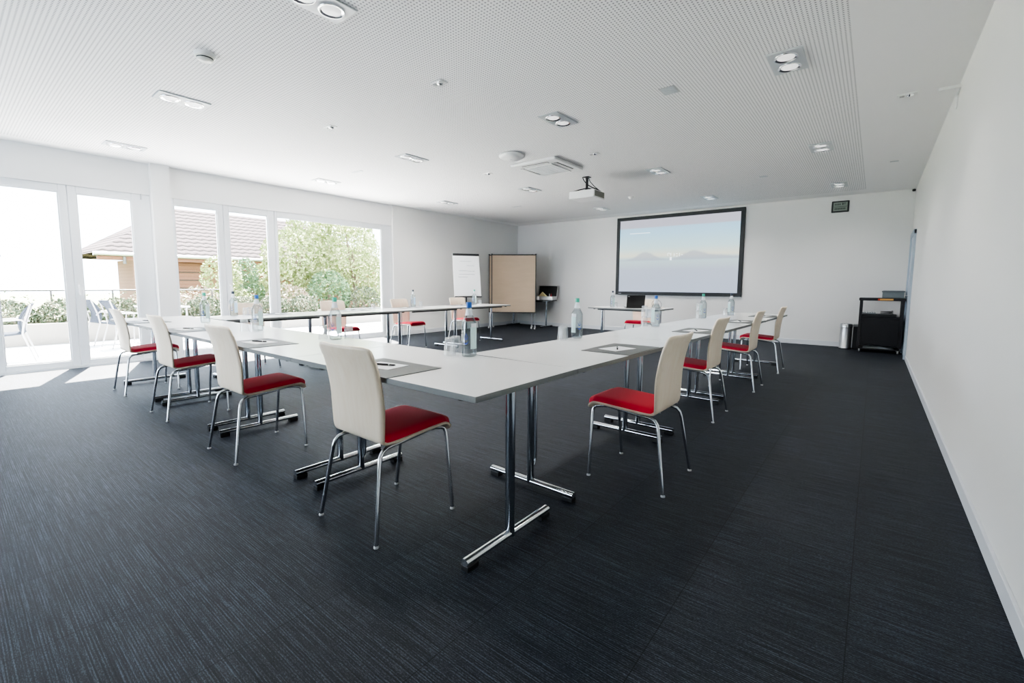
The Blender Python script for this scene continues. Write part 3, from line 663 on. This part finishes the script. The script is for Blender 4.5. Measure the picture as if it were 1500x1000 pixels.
for sx in (-1,1):
    for sy in (-1,1):
        obj('caster',MB().lathe([(.02,-.012),(.035,-.012),(.035,.012),(.02,.012)],16),mat('caster_grey',(.45,.45,.45),.5),t).matrix_basis=Matrix.Translation((sx*.28,sy*.17,.036))@Matrix.Rotation(PI/2,4,'Y')
t=thing('audio_mixer','black audio mixer with cables inside the media cart','audio equipment',(0.02,10.92,.6605))
obj('mixer_body',MB().box(-.20,.32,-.13,.13,0,.055),BLACK,t,bevel=.004)
obj('mixer_panel',MB().box(-.18,.02,-.12,.10,.0555,.075),mat('mixer_grey',(.25,.26,.27),.4),t)
kb=MB()
for i in range(5): kb.tube([(-.15+i*.035,-.05,.075),(-.15+i*.035,-.05,.11)],.009,8)
obj('mixer_knobs',kb,WHITE,t)
obj('coiled_cable',MB().tube([(.18+.09*math.cos(a),.08*math.sin(a),.062+.004*a) for a in [i*.4 for i in range(34)]],.006,6),BLACK,t)
tag(obj('plastic_bag',MB().grid(lambda u,v:((-.23+.46*u),(-.14+.28*v),.0785+ .05*math.sin(PI*u)**.5*math.sin(PI*v)**.5*(.6+.4*math.sin(11*u+7*v))),26,16),mat('bag_plastic',(.42,.47,.47),.35),loc=(.115,10.93,0)),'crumpled pale plastic bag on the bottom shelf of the cart','bag')
t=thing('storage_crate','grey lidded plastic crate on top of the media cart','crate',(.27,11.0,1.0155))
CG=mat('crate_grey',(.18,.21,.22),.5)
obj('crate_body',MB().box(-.155,.155,-.10,.10,0,.105),CG,t,bevel=.005)
obj('crate_lid',MB().box(-.165,.165,-.11,.11,.105,.13).box(-.15,.15,-.09,.09,.13,.136),mat('crate_lid_grey',(.13,.15,.16),.5),t,bevel=.004)
obj('crate_ribs',MB().box(-.10,-.09,-.105,-.1005,.005,.10).box(.09,.10,-.105,-.1005,.005,.10),CG,t)
t=thing('pedal_bin','chrome cylindrical waste bin left of the media cart','bin',(-.395,11.08,0))
obj('bin_body',MB().lathe([(.10,0),(.10,.02),(.098,.022),(.098,.43)],36),STEEL,t)
obj('bin_base',MB().lathe([(.103,0),(.103,.018)],36),BLACK,t)
obj('bin_lid',MB().lathe([(.104,.43),(.104,.485),(.09,.50),(.0001,.508)],36,capb=False),CHROME,t)
t=thing('slim_waste_bin','narrow black waste bin between chrome bin and media cart','bin',(-.235,11.20,0))
obj('bin_body',MB().box(-.05,.05,-.10,.10,0,.44),BLACKG,t,bevel=.01)
obj('bin_lid',MB().box(-.055,.055,-.105,.105,.44,.49),mat('bin_lid_grey',(.28,.28,.28),.35,.5),t,bevel=.01)
# ------------------------------------------------------------------ outside
OX=XL-.2
TER=mat('terrace_slabs',(.6,.6,.6),.8)
co=objco(TER); bk=nd(TER,'ShaderNodeTexBrick'); bk.offset=0; bk.inputs['Scale'].default_value=1; bk.inputs['Mortar Size'].default_value=.006; bk.inputs['Brick Width'].default_value=.6; bk.inputs['Row Height'].default_value=.6
bk.inputs['Color1'].default_value=(.60,.60,.60,1); bk.inputs['Color2'].default_value=(.62,.62,.62,1); bk.inputs['Mortar'].default_value=(.33,.33,.34,1)
lk(TER,co,bk.inputs['Vector']); lk(TER,bk.outputs['Color'],bsdf(TER).inputs['Base Color'])
struct(obj('terrace',MB().box(-13.0,OX,-8,14,-.12,-.02),TER))
GRASS=mat('garden_ground',(.10,.13,.05),.9)
co=objco(GRASS); lk(GRASS,ramp(GRASS,noise(GRASS,co,3,4),[(.3,(0.0720,0.1080,0.0360)),(.7,(0.1440,0.1530,0.0810))]),bsdf(GRASS).inputs['Base Color'])
struct(obj('garden_ground',MB().box(-70,-13.0,-40,60,-.4,-.05),GRASS))
CONC=mat('pale_concrete',(.16,.155,.145),.8)
t=thing('terrace_planter','long pale concrete planter bordering the terrace','planter',(0,0,0))
obj('planter_front',MB().box(-12.95,-12.80,-6,12,-.02,.40),CONC,t,bevel=.01)
obj('planter_soil',MB().box(-13.7,-12.95,-6,12,-.02,.33),GRASS,t)
obj('planter_rear',MB().box(-13.85,-13.70,-6,12,-.02,.40),CONC,t,bevel=.01)
# foliage
def leafmat(name,c1,c2,c3):
    m=mat(name,c1,.6,spec=.3); g=nd(m,'ShaderNodeNewGeometry')
    lk(m,ramp(m,g.outputs['Random Per Island'],[(0,c1),(.5,c2),(1,c3)]),bsdf(m).inputs['Base Color'])
    try: bsdf(m).inputs['Transmission Weight'].default_value=0
    except: pass
    return m
LG=leafmat('leaves_light',(0.1306,0.1827,0.0588),(0.1958,0.2480,0.0915),(0.3133,0.3264,0.1697))
LD=leafmat('leaves_dark',(0.0437,0.0936,0.0437),(0.0749,0.1373,0.0624),(0.1248,0.1872,0.0998))
LH=leafmat('hedge_leaves',(0.0300,0.0512,0.0268),(0.0600,0.0840,0.0480),(0.1560,0.1500,0.1020))
LP=leafmat('blossom_pale',(0.2496,0.1560,0.1248),(0.3120,0.2600,0.1872),(0.1456,0.1768,0.0936))
BARK=mat('bark',(.10,.07,.05),.9)
def leaves(mb,c,r,n,size,seed):
    rnd=random.Random(seed)
    for _ in range(n):
        while True:
            p=Vector((rnd.uniform(-1,1),rnd.uniform(-1,1),rnd.uniform(-1,1)))
            if .25<p.length<1: break
        p=p.normalized()*(p.length**.45)
        q=Vector((c[0]+p.x*r[0],c[1]+p.y*r[1],c[2]+p.z*r[2]))
        a=Vector((rnd.gauss(0,1),rnd.gauss(0,1),rnd.gauss(0,1))).normalized(); b=a.cross(Vector((rnd.gauss(0,1),rnd.gauss(0,1),rnd.gauss(0,1)))).normalized()
        s_=size*rnd.uniform(.6,1.3)
        mb.add([q-a*s_,q+b*s_*.45,q+a*s_,q-b*s_*.45],[(0,1,2,3)])
def tree(name,label,x,y,blobs,m,trunk_h,size=.09,seed=1,group='garden trees and bushes outside the wide window'):
    t=thing(name,label,'tree' if 'tree' in name else 'bush',(x,y,-.05),0,group)
    tr=MB(); rnd=random.Random(seed)
    tr.tube([(0,0,0),(.05,.03,trunk_h*.5),(.0,.0,trunk_h)],[.09,.07,.05],8)
    for bx,by,bz,rx,ry,rz,n in blobs: tr.tube([(0,0,trunk_h*.55),(bx*.5,by*.5,(trunk_h*.6+bz)/2),(bx,by,bz)],[.045,.03,.012],6)
    obj('trunk',tr,BARK,t)
    f=MB()
    for i,(bx,by,bz,rx,ry,rz,n) in enumerate(blobs): leaves(f,(bx,by,bz),(rx,ry,rz),n,size,seed*10+i)
    obj('foliage',f,m,t)
    return t
for i in range(10):
    y=-.9+i*.85
    f=MB(); leaves(f,(0,0,.20),(.34,.44,.34),1900,.042,50+i); leaves(f,(0,.1,.42),(.25,.38,.33),90,.03,90+i)
    t=thing('planter_shrub',['low green shrub in the planter seen through the glass door','pale flowering shrub in the planter'][i%2],'shrub',(-13.32,y,.33),0,'shrubs growing in the terrace planter')
    t['label']='low grey-green shrubs in the terrace planter behind the railing'
    obj('foliage',f,LH,t)
    st_=MB()
    for k in range(5): st_.tube([(0,.05*k-.1,0),(.05*(k-2),.1*(k-2),.45)],.006,5)
    obj('stems',st_,BARK,t)
RAILM=mat('railing_grey',(.03,.03,.032),.5)
t=thing('terrace_railing','thin grey cable railing behind the planter','railing',(-13.95,0,0))
obj('top_rail',MB().tube([(0,-6,1.04),(0,5,1.04)],.018,8),RAILM,t)
for k in range(11): obj('railing_post',MB().tube([(0,-5.6+k*1.02,-.02),(0,-5.6+k*1.02,1.04)],.016,8),RAILM,t)
# house
ROOF=mat('clay_roof_tiles',(.22,.17,.17),.9,spec=.05)
co=objco(ROOF); sp=nd(ROOF,'ShaderNodeSeparateXYZ'); lk(ROOF,co,sp.inputs[0])
yy=math_(ROOF,'MULTIPLY',math_(ROOF,'SINE',math_(ROOF,'MULTIPLY',sp.outputs[1],2*PI/.30)),.09)
row=math_(ROOF,'FRACT',math_(ROOF,'ADD',math_(ROOF,'MULTIPLY',sp.outputs[2],6.2),yy))
lk(ROOF,ramp(ROOF,row,[(0,(.003,.003,.003)),(.26,(.005,.004,.005)),(.44,(.055,.044,.046)),(.95,(.085,.068,.072))]),bsdf(ROOF).inputs['Base Color'])
WOODC=mat('orange_wood_cladding',(.13,.065,.04),.8)
co=objco(WOODC); sp=nd(WOODC,'ShaderNodeSeparateXYZ'); lk(WOODC,co,sp.inputs[0])
row=math_(WOODC,'FRACT',math_(WOODC,'MULTIPLY',sp.outputs[2],7))
lk(WOODC,ramp(WOODC,row,[(0,(.10,.042,.024)),(.12,(.19,.088,.053)),(.9,(.22,.105,.066))]),bsdf(WOODC).inputs['Base Color'])
t=thing('neighbour_house','neighbouring house with tiled hip roof and orange wood cladding','house',(0,0,0))
e0,e1=3.35,15.0
obj('tiled_roof',MB().add([(-20,e0,2.22),(-20,e1,2.22),(-23.6,e1-3,4.35),(-23.6,e0+3.0,4.35),(-27,e0,2.22),(-27,e1,2.22)],[(0,1,2,3),(0,3,4),(4,3,2,5),(1,5,2)]),ROOF,t)
obj('gutter',MB().tube([(-19.95,e0-.1,2.16),(-19.95,e1,2.16)],.07,10),STEEL,t)
obj('fascia_board',MB().box(-20.08,-20.02,e0,e1,1.98,2.14),WOODC,t)
obj('house_wall',MB().box(-26.5,-20.65,5.1,e1-.5,-.3,2.16),WOODC,t)
obj('corner_post',MB().box(-20.25,-20.1,4.30,4.46,-.3,2.0),WOODC,t)
wf=obj('window_shutter',MB().box(-20.66,-20.60,5.55,6.85,.9,1.95),WOODC,t)
obj('shutter_slats',MB().box(-20.60,-20.585,5.6,6.8,1.0,1.04).box(-20.60,-20.585,5.6,6.8,1.3,1.34).box(-20.60,-20.585,5.6,6.8,1.6,1.64),mat('slat_pale',(.05,.035,.028),.8),wf)
obj('downpipe',MB().tube([(-20.0,4.05,2.1),(-20.0,4.05,1.85)],.045,8),mat('pipe_white',(.1,.1,.1),.5),t)
# trees, placed in the garden between terrace and house
tree('leafy_tree','tall light green tree filling the middle of the wide window',-16.2,8.0,[(0,0,2.3,.95,1.1,.9,2600),(-.3,.7,3.3,.8,.8,.6,1300),(.2,-.7,1.4,.8,.9,.7,1500),(.1,.9,1.5,.7,.8,.8,1300)],LG,2.3,.075,3)
tree('leafy_tree','light green tree at the right end of the wide window',-15.6,9.9,[(0,0,2.5,.9,1.1,.9,2400),(.1,-.4,3.6,.7,.7,.5,900),(0,.6,1.4,.8,.9,.8,1500)],LG,2.4,.07,4)
tree('garden_bush','dark green bush low at the right of the wide window',-14.9,8.5,[(0,0,.9,.6,.75,.85,2200)],LD,.9,.06,5)
tree('garden_bush','conifer-like dark bush at the left edge of the wide window',-15.8,6.2,[(0,0,.75,.55,.55,.85,1500),(0,0,1.5,.35,.35,.6,700)],LD,1.2,.055,6)
tree('garden_bush','flowering bush in front of the orange wall, left window',-15.0,4.1,[(0,-.4,.5,.7,.9,.60,1700),(0,.5,.6,.7,.6,.6,900)],LP,.5,.05,7)
tree('leafy_tree','loose green tree seen through the narrow middle window',-15.4,5.35,[(0,0,1.45,.55,.55,.65,1000),(.1,.2,.7,.6,.6,.5,900)],LG,1.4,.06,8)
tree('garden_bush','pale pink flowering bush beside the middle of the wide window',-15.0,7.1,[(0,0,.65,.7,.7,.6,1500)],LP,.6,.05,9)
tree('garden_bush','round grey-green bush at the far right of the wide window',-14.7,9.7,[(0,0,.6,.5,.7,.6,1300)],LH,.6,.05,10)
tree('leafy_tree','pale tree crown rising above the roof behind the wide window',-18.5,11.2,[(0,0,3.2,1.3,1.5,1.3,2600),(0,-1.2,2.4,1,1,1,1200),(.4,.9,1.4,1.1,1.2,1.1,1800)],LG,3.0,.10,11)
# terrace furniture
OG=mat('outdoor_grey_mesh',(.030,.036,.048),.9,spec=.05); OW=mat('outdoor_white_metal',(.22,.225,.24),.4)
def ochair(loc,rz,label):
    t=thing('terrace_chair',label,'chair',loc,rz,'grey terrace chairs outside the glass doors')
    obj('sling_back',MB().grid(lambda u,v:((v-.5)*.44,-.20-.06*math.sin(u*PI)*0-.10*u*u*1.2+.05*math.sin(u*PI),.44+.46*u),12,4),OG,t,solid=.03)
    obj('sling_seat',MB().grid(lambda u,v:((v-.5)*.44,.22-.42*u,.45-.02*math.sin(u*PI)),6,4),OG,t,solid=.03)
    for sx in (-1,1):
        obj('armrest',MB().tube([(sx*.25,.20,.02),(sx*.25,.22,.62),(sx*.25,.18,.65),(sx*.25,-.20,.66),(sx*.24,-.25,.60)],.012,8),OW,t)
        obj('leg',MB().tube([(sx*.24,-.32,.0),(sx*.24,-.20,.44),(sx*.235,-.22,.6),(sx*.235,-.31,.90)],.012,8),OW,t)
    return t
oc=ochair((-10.5,.62,-.02),PI-.15,'grey terrace chair just outside the left glass door')
dup(oc,(-12.15,2.12,-.02),.15,'left one of the two terrace chairs seen through the second glass door')
dup(oc,(-11.35,2.25,-.02),.15,'right one of the two terrace chairs seen through the second glass door')
def otable(loc,label):
    t=thing('terrace_table',label,'table',loc,0,'white terrace tables')
    obj('tabletop',MB().box(-.4,.4,-.4,.4,.71,.74),OW,t,bevel=.01)
    for sx in (-1,1):
        for sy in (-1,1): obj('leg',MB().tube([(sx*.34,sy*.34,0),(sx*.34,sy*.34,.71)],.018,8),OW,t)
    return t
ot=otable((-11.2,.15,-.02),'white terrace table beside the grey chair, at the left edge')
dup(ot,(-12.0,3.0,-.02),0,'white terrace table behind the two terrace chairs')
# parasol roof piece outside left
t=thing('terrace_awning','thin grey awning edge far outside the left glass door','awning',(-15.2,0.15,0))
obj('awning_roof',MB().box(-.9,.9,-1.6,.75,1.74,1.78),OW,t); obj('awning_post',MB().tube([(0,-.5,-.02),(0,-.5,1.74)],.03,10),OW,t)
# ------------------------------------------------------------------ light
w=bpy.data.worlds.new('sky'); bpy.context.scene.world=w; w.use_nodes=True
bg=w.node_tree.nodes['Background']; bg.inputs[0].default_value=(.745,.865,1,1); bg.inputs[1].default_value=4.5
sun=bpy.data.lights.new('sun','SUN'); sun.energy=60; sun.angle=math.radians(.6); sun.color=(1,.95,.88)
so=link(bpy.data.objects.new('sun',sun)); so.rotation_euler=Vector((1.37,-.48,-2.45)).to_track_quat('-Z','Y').to_euler(); so.location=(-14,5,9)
def portal(y0,y1):
    l=bpy.data.lights.new('window_portal','AREA'); l.shape='RECTANGLE'; l.size=(y1-y0); l.size_y=2.4
    l.cycles.is_portal=True
    o=link(bpy.data.objects.new('window_portal',l)); o.location=(XL-.14,(y0+y1)/2,1.3); o.rotation_euler=(PI/2,0,-PI/2)
portal(.2,2.2); portal(2.4,6.6)
l=bpy.data.lights.new('window_portal','AREA'); l.shape='RECTANGLE'; l.size=3.8; l.size_y=2.4; l.cycles.is_portal=True  # portal for the added window behind the camera
o=link(bpy.data.objects.new('window_portal',l)); o.location=(-5.6,YF-.15,1.35); o.rotation_euler=(PI/2,0,0)
# soft light from the downlights
for x,y,_ in DL:
    l=bpy.data.lights.new('downlight_lamp','SPOT'); l.energy=16 if x>-1 else 42   # the row along the right wall is dimmed
    l.spot_size=2.7; l.spot_blend=1; l.shadow_soft_size=.12; l.color=(1,.97,.92)
    o=link(bpy.data.objects.new('downlight_lamp',l)); o.location=(x,y,HC-.08)
# ------------------------------------------------------------------ camera
yaw,pit,rol=.6687,.0973,.0058
fh=Vector((-math.sin(yaw),math.cos(yaw),0)); rr_=Vector((math.cos(yaw),math.sin(yaw),0)); u=Vector((0,0,1))
F=fh*math.cos(pit)-u*math.sin(pit); U=u*math.cos(pit)+fh*math.sin(pit)
R2=rr_*math.cos(rol)+U*math.sin(rol); U2=-rr_*math.sin(rol)+U*math.cos(rol)
cam=bpy.data.cameras.new('camera'); co_=link(bpy.data.objects.new('camera',cam))
cam.sensor_width=36; cam.lens=36*667.15/1500; cam.shift_x=(750-752.02)/1500; cam.shift_y=(482-500)/1500
cam.clip_start=.05; cam.clip_end=300
mw=Matrix((R2,U2,-F)).transposed().to_4x4(); mw.translation=Vector((0,0,1.22)); co_.matrix_world=mw
bpy.context.scene.camera=co_
# ------------------------------------------------------------------ bring everything to real metres
for o in list(bpy.context.scene.objects):
    if o.parent is None:
        o.location=o.location*S
        if o.type not in {'CAMERA'}: o.scale=o.scale*S
sc=bpy.context.scene
sc.view_settings.view_transform='AgX'; sc.view_settings.look='AgX - Medium High Contrast'; sc.view_settings.exposure=1.56; sc.view_settings.gamma=1
sc.cycles.max_bounces=8; sc.cycles.diffuse_bounces=5; sc.cycles.transparent_max_bounces=16; sc.cycles.sample_clamp_indirect=25; sc.cycles.caustics_reflective=False; sc.cycles.caustics_refractive=False
sc.cycles.use_denoising=True
